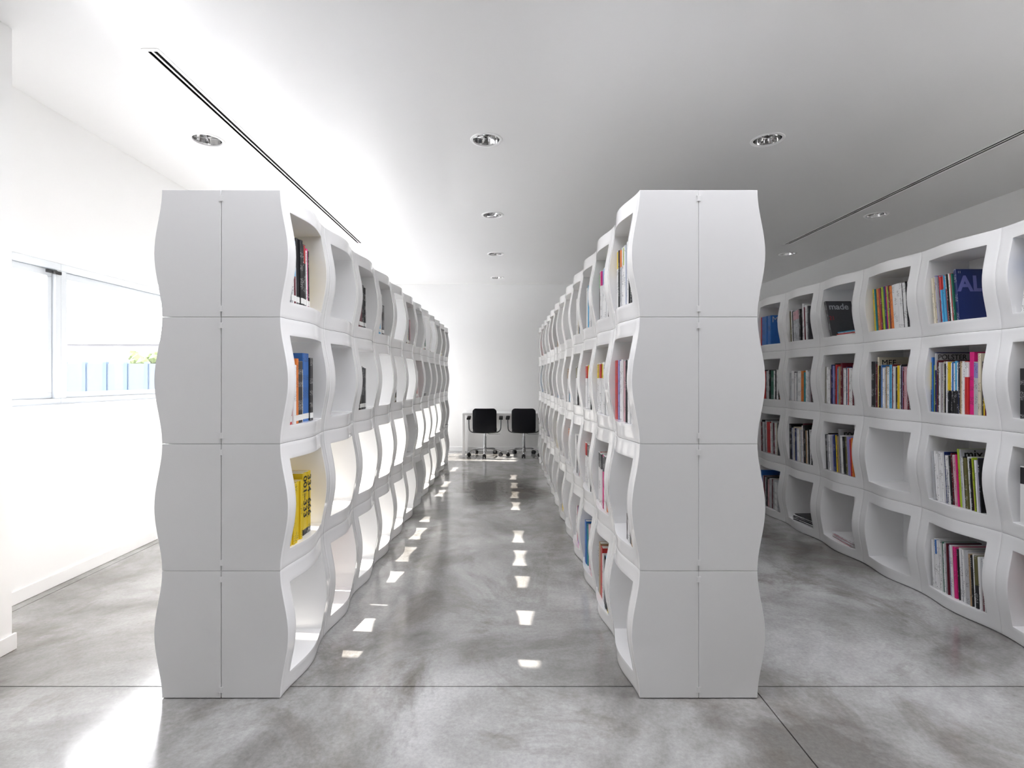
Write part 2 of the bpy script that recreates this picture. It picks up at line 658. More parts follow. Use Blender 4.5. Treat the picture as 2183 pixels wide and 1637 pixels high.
# ------------------------------------------------------------------ outside
bm = bmesh.new()
box(bm, -70, -3.52, -30, 70, -0.3, -0.1)
struct(obj('ground', bm, M['ground']))
fe = empty('fence', (-9.06, 15.0, -0.1))
thing(fe, 'pale blue panel fence outside beyond the strip window', 'fence')
for k in range(12):
    bm = bmesh.new()
    box(bm, -3.5 + k * 0.59 + 0.05, -3.5 + (k + 1) * 0.59 - 0.05, -0.02, 0.02, 0.1, 1.9)
    obj('fence_panel', bm, M['fence'], fe)
    bm = bmesh.new()
    box(bm, -3.5 + k * 0.59 - 0.05, -3.5 + k * 0.59 + 0.05, -0.05, 0.05, 0, 1.95)
    obj('post', bm, M['fence_post'], fe)
bd = empty('building', (-30, 41, -0.1))
thing(bd, 'low pale flat-roofed building behind the blue fence outside', 'building')
bm = bmesh.new()
box(bm, -6, 6, 0, 8, 0, 4.1)
obj('wall', bm, M['building'], bd)
bm = bmesh.new()
box(bm, -6.2, 6.2, -0.2, 8.2, 4.1, 4.3)
obj('roof', bm, M['building'], bd)
for k in range(6):
    bm = bmesh.new()
    box(bm, -5.4 + k * 1.9, -4.2 + k * 1.9, -0.05, 0.02, 1.4, 2.6)
    obj('window', bm, M['fence'], bd)
sh = bmesh.new()
for k in range(60):
    a, r = random.uniform(0, 6.28), random.uniform(0, 0.45)
    mtx = Matrix.Translation((r * math.cos(a), r * math.sin(a) * 0.7, random.uniform(0.12, 2.25))) @ Matrix.Rotation(random.uniform(0, 3), 4, 'X')
    bmesh.ops.create_icosphere(sh, subdivisions=1, radius=random.uniform(0.1, 0.2), matrix=mtx)
so = obj('shrub', sh, M['shrub'], None, (-10.9, 15.9, -0.1))
thing(so, 'green shrub peeping over the pale blue fence outside', 'shrub')

# ------------------------------------------------------------------ ceiling lamps and slot diffusers
nm = {(-0.142, 3.94): 'nearest of the row above the central aisle', (-0.142, 5.755): 'second along the central aisle',
      (-0.142, 7.56): 'third along the central aisle', (-0.142, 9.34): 'last above the central aisle by the back wall',
      (-2.23, 3.94): 'left of the slot diffuser above the left bookcase', (1.96, 3.94): 'above the middle bookcase and right aisle',
      (4.05, 5.755): 'beyond the right slot diffuser, larger-looking of two', (4.05, 7.56): 'beyond the far end of the right slot diffuser'}
proto = None


def build_lamp():
    e = empty('recessed_downlight', (0, 0, 0))
    b = bmesh.new()
    lathe(b, [(0.098, 0.004), (0.101, -0.006), (0.118, -0.004), (0.121, 0.0005), (0.112, 0.004)], 48, True)
    obj('trim_ring', b, M['trim'], e, smooth=40)
    b = bmesh.new()
    lathe(b, [(0.099, 0.002), (0.096, 0.02), (0.088, 0.055), (0.072, 0.09), (0.045, 0.11), (0.02, 0.115), (0.0005, 0.115)], 48)
    obj('reflector', b, M['reflector'], e, smooth=60)
    b = bmesh.new()
    box(b, -0.09, 0.09, -0.0015, 0.0015, 0.012, 0.045)
    obj('louvre_blade', b, M['reflector'], e)
    b = bmesh.new()
    box(b, -0.0015, 0.0015, -0.09, 0.09, 0.012, 0.045)
    obj('louvre_blade', b, M['reflector'], e)
    b = bmesh.new()
    tube(b, [(-0.05, 0.02, 0.075), (0.05, 0.02, 0.075)], 0.009, 10)
    tube(b, [(-0.05, -0.02, 0.075), (0.05, -0.02, 0.075)], 0.009, 10)
    obj('lamp_tube', b, M['label'], e, smooth=50)
    b = bmesh.new()
    lathe(b, [(0.106, 0.003), (0.106, 0.14), (0.0005, 0.14)], 32)
    obj('can', b, M['trim'], e, smooth=50)
    return e


def dup(root):
    r = root.copy()
    COL.objects.link(r)
    for ch in root.children:
        c = ch.copy()
        COL.objects.link(c)
        c.parent = r
        for g_ in ch.children:
            d = g_.copy()
            COL.objects.link(d)
            d.parent = c
    return r


rng = random.Random(3)
proto = build_lamp()
first = True
for (x, y) in lamps:
    o = proto if first else dup(proto)
    first = False
    o.location = (x, y, CZ)
    o.rotation_euler = (0, 0, R(20))
    if (x, y) in nm:
        lab = 'round recessed chrome ceiling downlight, ' + nm[(x, y)]
    else:
        lab = 'round recessed chrome ceiling downlight, ' + ORD[LX.index(x) + 1] + ' column, ' + ORD[LY.index(y) + 1] + ' row of the grid'
    thing(o, lab, 'ceiling light', 'recessed downlights in a grid')
for i, (x, a, b_) in enumerate(slots):
    e = empty('slot_diffuser', (x, a, CZ))
    thing(e, ('long twin-slot air diffuser in the ceiling above the left bookcase' if i == 0 else
              'long twin-slot air diffuser in the ceiling over the far-right shelf'), 'air vent', 'linear slot diffusers')
    L = b_ - a
    bm = bmesh.new()
    for x0, x1 in ((-SW / 2 - 0.004, -0.0265), (-0.006, 0.006), (0.0265, SW / 2 + 0.004)):
        box(bm, x0, x1, 0, L, -0.002, 0.001)
    box(bm, -SW / 2, SW / 2, -0.004, 0.022, -0.0021, 0.001)
    box(bm, -SW / 2, SW / 2, L - 0.022, L + 0.004, -0.0021, 0.001)
    obj('diffuser_frame', bm, M['trim'], e)
    bm = bmesh.new()
    box(bm, -SW / 2, SW / 2, 0, L, 0.03, 0.08)
    box(bm, -SW / 2 - 0.01, -SW / 2, 0, L, 0.006, 0.08)
    box(bm, SW / 2, SW / 2 + 0.01, 0, L, 0.006, 0.08)
    obj('slot_baffle', bm, M['slot'], e)

# ------------------------------------------------------------------ wave-fronted shelf cubes
W = 0.55           # pitch
D = 0.255          # depth of one cube
AMP = 0.034        # wave amplitude
MG = 0.075         # margin round the opening
GAP = 0.0007


def wave(s, z):
    f = lambda t: (1 - math.cos(2 * math.pi * t)) / 2
    return -AMP * (f(s / W) + f(z / W))


def cube_mesh(closed):
    bm = bmesh.new()
    xs = [GAP] + [MG * k / 4 for k in (1, 2, 3)] + [MG + (W - 2 * MG) * k / 14 for k in range(15)] + [W - MG + MG * k / 4 for k in (1, 2, 3)] + [W - GAP]
    n = len(xs)
    lo, hi = 4, n - 5
    V = [[bm.verts.new((x, wave(x, z), z)) for z in xs] for x in xs]
    B = [[bm.verts.new((x, D - GAP, z)) for z in xs] for x in xs]
    for i in range(n - 1):
        for j in range(n - 1):
            hole = lo <= i < hi and lo <= j < hi
            if not hole:
                bm.faces.new((V[i][j], V[i + 1][j], V[i + 1][j + 1], V[i][j + 1]))
                bm.faces.new((B[i][j], B[i][j + 1], B[i + 1][j + 1], B[i + 1][j]))

    def wall_(path):
        for (a, b) in zip(path, path[1:]):
            bm.faces.new((V[a[0]][a[1]], V[b[0]][b[1]], B[b[0]][b[1]], B[a[0]][a[1]]))
    for (l_, h_) in ((0, n - 1), (lo, hi)):
        wall_([(i, l_) for i in range(l_, h_ + 1)])
        wall_([(i, h_) for i in range(l_, h_ + 1)])
        wall_([(l_, j) for j in range(l_, h_ + 1)])
        wall_([(h_, j) for j in range(l_, h_ + 1)])
    bmesh.ops.recalc_face_normals(bm, faces=bm.faces[:])
    es = [e for e in bm.edges if len(e.link_faces) == 2 and e.calc_face_angle() > R(40)]
    bmesh.ops.bevel(bm, geom=es, offset=0.0014, segments=2, profile=0.5, affect='EDGES')
    if closed:
        box(bm, MG - 0.003, W - MG + 0.003, D - 0.012, D - 0.004, MG - 0.003, W - MG + 0.003)
    bmesh.ops.recalc_face_normals(bm, faces=bm.faces[:])
    me = bpy.data.meshes.new('shelf_cube')
    bm.to_mesh(me)
    bm.free()
    me.set_sharp_from_angle(angle=R(32))
    for p in me.polygons:
        p.use_smooth = max(abs(p.normal.x), abs(p.normal.z), p.normal.y) < 0.9999   # planar sides stay flat
    me.materials.append(M['plastic'])
    return me


ME_OPEN, ME_CLOSED = cube_mesh(False), cube_mesh(True)
Y0 = 2.28
Z0 = 0.003
# case name -> (front x, facing, label text)
CASE = {
    'left': dict(x=-0.975, face=1, y0=Y0, name='left bookcase'),
    'left_rear': dict(x=-1.487, face=-1, y0=Y0, name='left bookcase window side'),
    'mid': dict(x=0.5815, face=-1, y0=Y0, name='middle bookcase'),
    'mid_rear': dict(x=1.0915, face=1, y0=Y0, name='middle bookcase right side'),
    'right': dict(x=2.687, face=-1, y0=2.853 - 2 * W, name='far-right shelf'),
}


def frame_of(case, k, row):
    """world matrix of a cube's local frame (x along the face, y into the cube, z up)"""
    c = CASE[case]
    z = Z0 + (3 - row) * W
    if c['face'] > 0:
        return Matrix.Translation((c['x'], c['y0'] + k * W, z)) @ Matrix.Rotation(R(90), 4, 'Z')
    return Matrix.Translation((c['x'], c['y0'] + (k + 1) * W, z)) @ Matrix.Rotation(R(-90), 4, 'Z')


OPEN = {(0, 4), (0, 7), (0, 8), (1, 0), (1, 2), (1, 3), (1, 4), (1, 5), (2, 0), (2, 1), (2, 2), (2, 3), (2, 4), (2, 6), (2, 8), (2, 9),
        (2, 7), (3, 0), (3, 1), (3, 2), (3, 3), (3, 4), (3, 5), (3, 7), (3, 8), (3, 10)}


def cell_phrase(case, k):
    if case == 'right':
        return None
    return ORD[k + 1] + ' from near end'


def add_cubes(case, n, closed_fn):
    for row in range(4):
        for k in range(n):
            o = link('shelf_cube', ME_CLOSED if closed_fn(row, k) else ME_OPEN)
            o.matrix_world = frame_of(case, k, row)
            c = CASE[case]
            if case == 'right':
                vis = 7 - k
                where = (ORD[vis] + ' visible column from the left') if 1 <= vis <= 6 else \
                    ('column beyond the photo edge, ' + ORD[1 - k] + ' nearer') if vis > 6 else ('column ' + ORD[1 - vis] + ' past the middle bookcase')
                lab = 'wavy white cube, %s row, %s, far-right shelf' % (ROWN[row], where)
            elif case == 'left' or case == 'mid':
                lab = 'wavy white cube, %s row, %s from near end, aisle side of %s' % (ROWN[row], ORD[k + 1], c['name'])
            else:
                lab = 'wavy white cube, %s row, %s from near end, %s' % (ROWN[row], ORD[k + 1], c['name'])
            thing(o, lab, 'shelf cube', 'stacked wave shelf cubes')
            if k == 0 and case in ('left', 'mid'):
                for zc in (0.036, W - 0.036):
                    b = bmesh.new()
                    s = 0.0 if c['face'] > 0 else W
                    q = -1 if c['face'] > 0 else 1
                    for (ya, yb_, za, zb) in ((-0.009, 0.009, 0.0095, 0.0125), (-0.009, 0.009, -0.0125, -0.0095), (-0.0055, 0.0055, -0.0095, 0.0095)):
                        box(b, min(s + q * 0.0, s + q * 0.0016), max(s, s + q * 0.0016), D + ya, D + yb_, zc + za, zc + zb)
                    obj('joining_clip', b, M['trim'], o)


add_cubes('left', 12, lambda r, k: (r, k) not in OPEN)
add_cubes('left_rear', 12, lambda r, k: (r, k) not in OPEN)
add_cubes('mid', 12, lambda r, k: True)
add_cubes('mid_rear', 12, lambda r, k: True)
add_cubes('right', 12, lambda r, k: True)

# ------------------------------------------------------------------ books and magazines
PAL = {'w': ('white', (0.80, 0.80, 0.80)), 'c': ('cream', (0.70, 0.64, 0.50)), 'l': ('light grey', (0.48, 0.49, 0.51)),
       'g': ('grey', (0.25, 0.25, 0.26)), 'k': ('black', (0.018, 0.018, 0.02)), 'd': ('charcoal', (0.07, 0.07, 0.075)),
       'r': ('red', (0.55, 0.03, 0.03)), 'm': ('maroon', (0.13, 0.012, 0.025)), 'o': ('orange', (0.72, 0.20, 0.03)),
       'y': ('yellow', (0.80, 0.58, 0.02)), 'e': ('lime green', (0.38, 0.52, 0.03)), 'G': ('dark green', (0.02, 0.14, 0.09)),
       'b': ('blue', (0.03, 0.15, 0.48)), 'n': ('navy', (0.012, 0.025, 0.12)), 's': ('sky blue', (0.08, 0.40, 0.68)),
       'p': ('hot pink', (0.72, 0.02, 0.22)), 'P': ('pale pink', (0.62, 0.36, 0.40)), 'v': ('violet', (0.26, 0.24, 0.52)),
       't': ('tan', (0.42, 0.28, 0.15)), 'T': ('teal', (0.02, 0.25, 0.28)), 'q': ('olive', (0.13, 0.12, 0.04)), 'E': ('green', (0.06, 0.40, 0.12))}
import re
TOK = re.compile(r'([a-zA-Z])(\d+)?(?:h(\d+))?(?:\^([a-zA-Z]))?(?:_([a-zA-Z]))?$')


def book_mesh(t, h, d):
    bm = bmesh.new()
    k = 0.0011
    c = min(0.0035, t * 0.3)
    x = t / 2
    prof = [(-x, d), (-x, c), (-x + c, 0), (x - c, 0), (x, c), (x, d), (x - k, d), (x - k, c + k), (-x + k, c + k), (-x + k, d)]
    lo = [bm.verts.new((a, b, 0)) for a, b in prof]
    hi = [bm.verts.new((a, b, h)) for a, b in prof]
    m = len(prof)
    for i in range(m):
        bm.faces.new((lo[i], lo[(i + 1) % m], hi[(i + 1) % m], hi[i]))
    for ring in (lo, hi):
        bm.faces.new((ring[0], ring[1], ring[8], ring[9]))
        bm.faces.new((ring[1], ring[2], ring[3], ring[4], ring[7], ring[8]))
        bm.faces.new((ring[4], ring[5], ring[6], ring[7]))
    bmesh.ops.recalc_face_normals(bm, faces=bm.faces[:])
    return bm


def make_book(name, col, t, h, d, top=None, low=None, sticker=False):
    o = obj(name, book_mesh(t, h, d), M['book'])
    o.color = (*col, 1)
    o['band_low'], o['band_high'], o['band_color'] = -1.0, -1.0, [0.0, 0.0, 0.0]
    if top:
        o['band_low'], o['band_high'], o['band_color'] = h * 0.70, h * 0.985, list(PAL[top][1])
    if low:
        o['band_low'], o['band_high'], o['band_color'] = -1.0, h * 0.44, list(PAL[low][1])
    b = bmesh.new()
    kk = 0.0013
    box(b, -t / 2 + kk, t / 2 - kk, 0.005, d - 0.003, 0.002, h - 0.002)
    obj('page_block', b, M['paper'], o)
    if sticker:
        b = bmesh.new()
        box(b, -t / 2 + 0.0002, t / 2 - 0.0002, -0.0005, 0.002, 0.012, 0.038)
        obj('spine_label', b, M['label'], o)
    return o


CELLS = {}


def vis_col(k):
    return 7 - k


def place_words(case, row, k):
    if case == 'right':
        return '%s row, %s visible column, far-right shelf' % (ROWN[row], ORD[vis_col(k)])
    return '%s row, %s cube from near end, %s' % (ROWN[row], ORD[k + 1], CASE[case]['name'])


def colour_words(c, top, low):
    s = PAL[c][0]
    if top:
        s = PAL[top][0] + '-topped ' + s
    elif low:
        s = s + ' over ' + PAL[low][0]
    return s


def fill(case, row, k, spec, a=0.14, b=0.86, lean=0.0, h=0.29, kind='magazine', sticker=False, jit=0.012):
    """spec is in picture order, left to right; a..b is the run across the cube, also left to right"""
    toks = [TOK.match(s) for s in spec.split()]
    th = [int(t.group(2) or 9) for t in toks]
    reach = h * math.sin(abs(lean)) + 0.004
    if lean < 0:
        a = max(a, (MG + reach) / W)
    elif lean > 0:
        b = min(b, 1 - (MG + reach) / W)
    run = (b - a) * W
    sc = run / sum(th)
    fm = frame_of(case, k, row)
    rg = random.Random(hash((case, row, k)) % 1000 if False else (len(spec) * 31 + row * 7 + k))
    x = a * W
    tot = {}
    def key_(t, tk):
        kd = kind
        if kind in ('magazine', 'book'):
            kd = 'book' if tk >= 12 else ('booklet' if tk <= 6 else kind)
        return colour_words(t.group(1), t.group(4), t.group(5)) + ' ' + kd
    for t, tk in zip(toks, th):
        tot[key_(t, tk)] = tot.get(key_(t, tk), 0) + 1
    seen = {}
    out = []
    for t, tk in zip(toks, th):
        tt = tk * sc
        t_real = max(0.003, tt * math.cos(lean) - 0.0010)
        hh = int(t.group(3)) / 100 if t.group(3) else h + rg.uniform(-jit, jit)
        dd = min(0.215, hh * 0.74)
        kd = kind
        if kind in ('magazine', 'book'):
            kd = 'book' if tk >= 12 else ('booklet' if tk <= 6 else kind)
        o = make_book(kd, PAL[t.group(1)][1], t_real, hh, dd, t.group(4), t.group(5), sticker)
        yb_ = -0.014 + rg.uniform(0, 0.013)
        lift = t_real / 2 * abs(math.sin(lean)) + 0.0006
        loc = Matrix.Translation((x + tt / 2, yb_, MG + lift)) @ Matrix.Rotation(lean, 4, 'Y')
        o.matrix_world = fm @ loc
        x += tt
        w_ = key_(t, tk)
        seen[w_] = seen.get(w_, 0) + 1
        if tot[w_] == 1:
            lab = '%s, %s' % (w_, place_words(case, row, k))
        else:
            lab = '%s %s from the left, %s' % (ORD[seen[w_]], w_, place_words(case, row, k))
        if len(re.findall(r"[A-Za-z0-9'-]+", lab)) > 16:
            lab = lab.replace(' from near end', '')
        thing(o, lab, kd, kd + 's in the ' + CASE[case]['name'])
        out.append(o)
    return out


def fill_left(row, k, spec, a=0.14, b=0.86, lean=0.0, h=0.28, **kw):
    kw.setdefault('kind', 'book')
    kw.setdefault('sticker', True)
    return fill('left', row, k, spec, a, b, lean, h, **kw)


def flat_stack(case, row, k, spec, cx=0.5, yoff=0.0, kind='magazine', spread=0.012, rz=0.0, h=0.28):
    fm = frame_of(case, k, row)
    z = MG + 0.0008
    rg = random.Random(row * 13 + k)
    out = []
    toks = [TOK.match(s) for s in spec.split()]
    for i, t in enumerate(toks):
        tt = int(t.group(2) or 8) / 1000
        hh = int(t.group(3)) / 100 if t.group(3) else h
        dd = 0.19
        o = make_book(kind, PAL[t.group(1)][1], tt, hh, dd, t.group(4), t.group(5))
        m = Matrix.Translation((cx * W + rg.uniform(-spread, spread), yoff + rg.uniform(-0.005, 0.005), z + tt / 2)) @ \
            Matrix.Rotation(rz + rg.uniform(-0.05, 0.05), 4, 'Z') @ Matrix.Rotation(R(90), 4, 'Y') @ Matrix.Translation((0, 0, -hh / 2))
        o.matrix_world = fm @ m
        z += tt + 0.0006
        pos = 'lowest' if i == 0 else ('topmost' if i == len(toks) - 1 else ORD[i + 1] + ' up')
        pw_ = place_words(case, row, k).replace(' cube from near end', ' cube')
        thing(o, '%s %s lying flat, %s in pile, %s' % (colour_words(t.group(1), t.group(4), t.group(5)), kind, pos, pw_),
              kind, 'magazines lying flat')
        out.append(o)
    return out


def title(o, txt, size, ink, case, y, z, bold=0.0, t=None, spine=False, name='title_lettering', tilt=None):
    """lettering on the cover side the camera sees, or down the spine"""
    me = text_mesh(txt, size, bold)
    xs = [v.co.x for v in o.data.vertices]
    e = 0.0006
    if spine:
        m = Matrix(((0, 1, 0, 0), (0, 0, -1, 0), (-1, 0, 0, 0), (0, 0, 0, 1)))
        # columns: x-dir -> -z, y-dir -> +x, normal -> -y
        m = Matrix.Translation((y, -e, z)) @ m
    elif CASE[case]['face'] < 0:
        m = Matrix.Translation((max(xs) + e, y, z)) @ Matrix(((0, 0, 1, 0), (1, 0, 0, 0), (0, 1, 0, 0), (0, 0, 0, 1)))
    else:
        m = Matrix.Translation((min(xs) - e, y, z)) @ Matrix(((0, 0, -1, 0), (-1, 0, 0, 0), (0, 1, 0, 0), (0, 0, 0, 1)))
    q = link(name, me, ink, o)
    q.matrix_local = m
    return q


# ---- far-right shelf: visible columns A..F are k = 6..1
A_, B_, C_, D_, E_, F_ = 6, 5, 4, 3, 2, 1
# top row
bs = fill('right', 0, A_, 'r5 b20 b15 b20', 0.16, 0.50, lean=0.0, h=0.295, jit=0.002)
title(bs[-1], 'MD', 0.085, M['ink_pale'], 'right', 0.015, 0.225)
fill('right', 0, B_, 'q6 w8 k4 l6 l16^P l9^P k4 l7^P k8 d8 w10h33 m5 w10h31 l6 d6h30', 0.14, 0.74, lean=R(-3), h=0.285)
bs = fill('right', 0, C_, 'd16h31', 0.30, 0.345, lean=R(-17), jit=0)
title(bs[0], 'made', 0.075, M['ink_pale'], 'right', 0.02, 0.235, 0.0012)
title(bs[0], '21', 0.05, M['ink_red'], 'right', 0.004, 0.14)
flat_stack('right', 0, C_, 'w9h22 r8h22 w6h22 s8h22', cx=0.61, yoff=0.01)
fill('right', 0, D_, 'y9 b7 T4 o8 e8 r9 m5 e9 n7 p9 e9 m6 o10 w12 w12 k2 w12 w12 k3 w14 k3 w9', 0.22, 0.86, lean=R(-5), h=0.305, jit=0.004)
bs = fill('right', 0, E_, 'c14 c16 v10 l6 n8 r10 s11^r s16^r t5^e s5 r12^w k8 G6 t7 w8 r12 G8 n20h31', 0.20, 0.52, lean=R(-5), h=0.292, jit=0.006)
title(bs[-1], 'AL', 0.13, M['ink_violet'], 'right', 0.008, 0.178, 0.004)
title(bs[-1], '11', 0.020, M['ink_pale'], 'right', 0.012, 0.285)
fill('right', 0, F_, 'w10^b w8^b n4 w8^b k3 w9^b w8^b', 0.20, 0.45, lean=R(7), h=0.30, jit=0.004)
# second row
fill('right', 1, A_, 'l6 k7 r12 k5 l8 w6 k8 G16 w7 k4 w8 k5 o5h16', 0.14, 0.84)
fill('right', 1, B_, 'l8 w14 k3 w10 l7 w14 o12 T9 w9 w8 l6 m8 k8h20', 0.16, 0.86, h=0.27)
fill('right', 1, C_, 'q4 w12 w8 m7 n9h32 v10 k6h33 r10h32 b8 s5 t12 m9h33 l10 w9 n5 w8 r8 w9 w8 m5 l6 w7', 0.18, 0.86, h=0.295, jit=0.02)
bs = fill('right', 1, D_, 'w6 k14h33 d10h33 m5h31 c9h36 y8 k4 l7 b6 w9 l6 t5 w12 s12 w8 m5 w6 k9 n7 y5 w8 k4 v6 m8 P9 w7 m7 l4 k5', 0.15, 0.86, h=0.295, jit=0.012)
title(bs[4], 'MEF', 0.06, M['ink'], 'right', 0.02, 0.30)
bs = fill('right', 1, E_, 'y12_k b9h34 e9h29 n10h355^l m9h32 k8 w4 m10 l6 c6 k5 w12 b5 y8_k w10_k b6_k w8_k s11_k w6_k n6 k7 t6 c7 w5 w7 r18^w p22h36 l13^v l14^v c14h35 k9 y6 m10 w3'.replace('h355', 'h37'), 0.14, 0.86, h=0.305, jit=0.008)
title(bs[3], 'POLSTER', 0.045, M['ink'], 'right', 0.012, 0.325)
fill('right', 1, F_, 'k16h26 w14 r14h31 w5 k4 b6 w5 t7 y6 k6 w9 l8 k9', 0.20, 0.86, h=0.30)
# third row
fill('right', 2, A_, 'm5 k4 l7 d5 l5 r16 w8 l5 m6 w9 c7 d5', 0.14, 0.80, h=0.315, lean=R(-2))
bs = fill('right', 2, B_, 'k14h33 n6 l6 c8 t5 n12 l4 w9 c8 l6 w7h33 m10h35 k10h34 t8 w7 k4 w9 l6 k6 w5', 0.16, 0.86, h=0.30, lean=R(-2))
title(bs[11], 'M', 0.055, M['ink_white'], 'right', 0.12, 0.285)
bs = fill('right', 2, C_, 'k12 l5 k6 w9 l8 v8 n9 y9 k5 t6 g10h35 w12 k10 q9 l8 v12 r8 o5', 0.16, 0.82, h=0.295, lean=R(-4))
title(bs[10], 'roo', 0.075, M['ink'], 'right', 0.03, 0.29, 0.001)
bs = fill('right', 2, E_, 'l14 w11 w11 w10 w11 w10 w10 w11 n4 w9 n6^w w6 k9 m6 w12 P12 w5 p6 e12h34 l9h34 w7 k9 q14 w10 l8 k6 w6 y6_p e4 k8 w8 v8 k6', 0.16, 0.80, h=0.30, lean=R(-4), jit=0.01)
title(bs[19], 'mix', 0.075, M['ink'], 'right', 0.02, 0.285, 0.001)
fill('right', 2, F_, 'w9^k w7^k k3 w14^k w10 k4 w16h32 l10 w9 b8 w10', 0.20, 0.86, h=0.30, jit=0.004)
# bottom row
fill('right', 3, A_, 'b6h35 w5 m7 l4 d6 k3 P9 l8 m6 l9 w10 l6', 0.14, 0.80, h=0.29)
flat_stack('right', 3, B_, 'k9 w7 k8 w6 d9 w8 k10', cx=0.58, yoff=0.0, spread=0.03, rz=0.12)
flat_stack('right', 3, C_, 'P7 w6 w8 P5 w7 w6', cx=0.56, yoff=0.0, spread=0.03, rz=-0.1)
fill('right', 3, E_, 'l8 w9 w7 w8^b w8 w9 k4 w5 G9 w7 l8 w4 m6 l6 v6 w12 w3 p14 w10 k2 w12 l7 k4 w7 l16 w6 t8 k5 w9 q14_k w7 k4 w6 l8_m w5', 0.15, 0.84, h=0.30, lean=R(-3), jit=0.01)
fill('right', 3, F_, 'r14_w m4 w9_r w8 r9 k6 w9', 0.46, 0.80, h=0.30, lean=R(5))

# ---- left bookcase (picture left = near)
fill_left(0, 0, 'k5 l6 w6 s8_m w6 k12h31 k11h31 k4 k12h30^r w5 p8h29 k5 y6h28', 0.15, 0.62, lean=R(-2))
bs = fill_left(0, 2, 'm16h31 k10h29 k8 w4', 0.20, 0.50)
title(bs[0], 'LOWTECH', 0.030, M['ink_pale'], 'left', 0.19, 0.02)
fill_left(0, 3, 'w5 s9h24 w10h31 k14h23', 0.15, 0.45)
fill_left(0, 5, 'r5 k4 w6 c8h31 l5 k12h25 P6h25', 0.15, 0.60)
fill_left(0, 7, 'r6h31 c5 G9h27 k5', 0.20, 0.50, lean=R(-6))
fill_left(0, 8, 'd8 k6', 0.16, 0.28, lean=R(-8))
fill_left(0, 10, 'k6 y5 k8 c5', 0.18, 0.45, h=0.24)
fill_left(1, 0, 'r9h24 w10h27 o8h30 k18h29 w6h25 b22h33 k12h31', 0.15, 0.66)
fill_left(1, 2, 'm5 k4 t6 k9h29 k7 d7', 0.15, 0.46)
fill_left(1, 4, 'w4 k9 t5h30 k6', 0.16, 0.40)
fill_left(1, 6, 'k4 w5 r6 w4 r6', 0.18, 0.50)
flat_stack('left', 1, 7, 'k14h18 d8h20', cx=0.45, kind='book')
# the yellow series with two slipcases
ser = fill_left(2, 0, 'y9 y9 y9 y9 y9 y9 y9 y9', 0.14, 0.44, h=0.275, jit=0.001, sticker=False)
sl = fill_left(2, 0, 'y24 y22', 0.46, 0.64, h=0.30, jit=0.0, kind='slipcase', sticker=False)
for o, txt in zip(sl, ('001–333', '334–666')):
    o['band_low'], o['band_high'], o['band_color'] = -1.0, 0.028, [0.01, 0.01, 0.01]
    title(o, txt, 0.058, M['ink'], 'left', -0.018, 0.285, 0.0012, spine=True)
fill_left(2, 11, 'k9 d8', 0.2, 0.4)
sl[0]['label'] = 'thick yellow slipcase lettered 001–333, third row, first cube, left bookcase'
sl[1]['label'] = 'thick yellow slipcase lettered 334–666, third row, first cube, left bookcase'

# ---- rear side of the left bookcase: a few books seen through the open cells
fill('left_rear', 3, 1, 'r14 r12 m10 P9 r11', 0.2, 0.5, kind='book')
fill('left_rear', 2, 0, 'c9 c10 y8 t7 c9', 0.45, 0.8, kind='book')
fill('left_rear', 2, 1, 'c9 c10 w8 t7', 0.5, 0.8, kind='book')

# ---- middle bookcase (picture left = far)
fill('mid', 0, 0, 'w8^y w9^y k5 l8^o w7 w8^e l6^r w6 b6^s w5 w5 l5 k4 w5 k3 w5 l4 k4', 0.20, 0.86, h=0.30, jit=0.004)
fill('mid', 0, 1, 'k7^E w8^p w7^v w7^s w6 l6 w6 w6 k5', 0.30, 0.86, h=0.30, jit=0.006)
fill('mid', 0, 2, 'k3 w9 s4 w9 w8 l7 w8', 0.35, 0.86, h=0.29)
fill('mid', 0, 3, 'w14 c9 k3 s4 w8 k4 w7', 0.40, 0.86, h=0.29)
flat_stack('mid', 0, 4, 'w8 l7 w6', cx=0.5)
fill('mid', 0, 6, 'k10 t6 k5 w4', 0.45, 0.86, h=0.28)
fill('mid', 0, 7, 'm14 m8', 0.50, 0.86, h=0.29)
fill('mid', 0, 9, 'k5 w4 k4', 0.6, 0.86, h=0.2)
fill('mid', 0, 10, 'r14 r6', 0.50, 0.86, h=0.29)
fill('mid', 1, 0, 'r14h30 v10h30 w9 t9 w7 P8 w8 k4 w6 w6 w5 l5 w6 w5 r4', 0.18, 0.86, h=0.295, jit=0.006)
fill('mid', 1, 1, 'w8^y w7^t w8^r w8^e w7^y w8 w8 k4 w6 w6 l5 w6', 0.20, 0.86, h=0.30, jit=0.004)
fill('mid', 1, 2, 'w8^r w9^r w7^y w6 w6 k4 w5 w5', 0.25, 0.86, h=0.30, jit=0.004)
fill('mid', 1, 3, 'w9^q w8^q k6 w8 w6 w6', 0.28, 0.86, h=0.30, jit=0.004)
fill('mid', 1, 4, 'w6^t w6^t k4 s6 w8 w7 w6', 0.28, 0.86, h=0.29)
flat_stack('mid', 1, 5, 'w8 l6 w9 w5', cx=0.5)
fill('mid', 1, 6, 'n9h18 s6h16', 0.6, 0.86)
fill('mid', 1, 7, 'k9 n6', 0.45, 0.86)
flat_stack('mid', 1, 9, 'w8 l6 w7', cx=0.5)
fill('mid', 1, 10, 's5 k8 w4', 0.5, 0.86)
fill('mid', 2, 0, 'k7h12 w6h10 k7h9 t6h7', 0.60, 0.86, jit=0.0)
bs = fill('mid', 2, 1, 'w11^d r9^d w10^d w9^d p8^d w12^d o6^d b5h18 w6h16 k5h14', 0.22, 0.86, h=0.31, jit=0.006)
fill('mid', 2, 2, 'w9^r w8^d w8^d l8^d w7^r k4h20 w6h17 k4h14', 0.28, 0.86, h=0.30, jit=0.006)
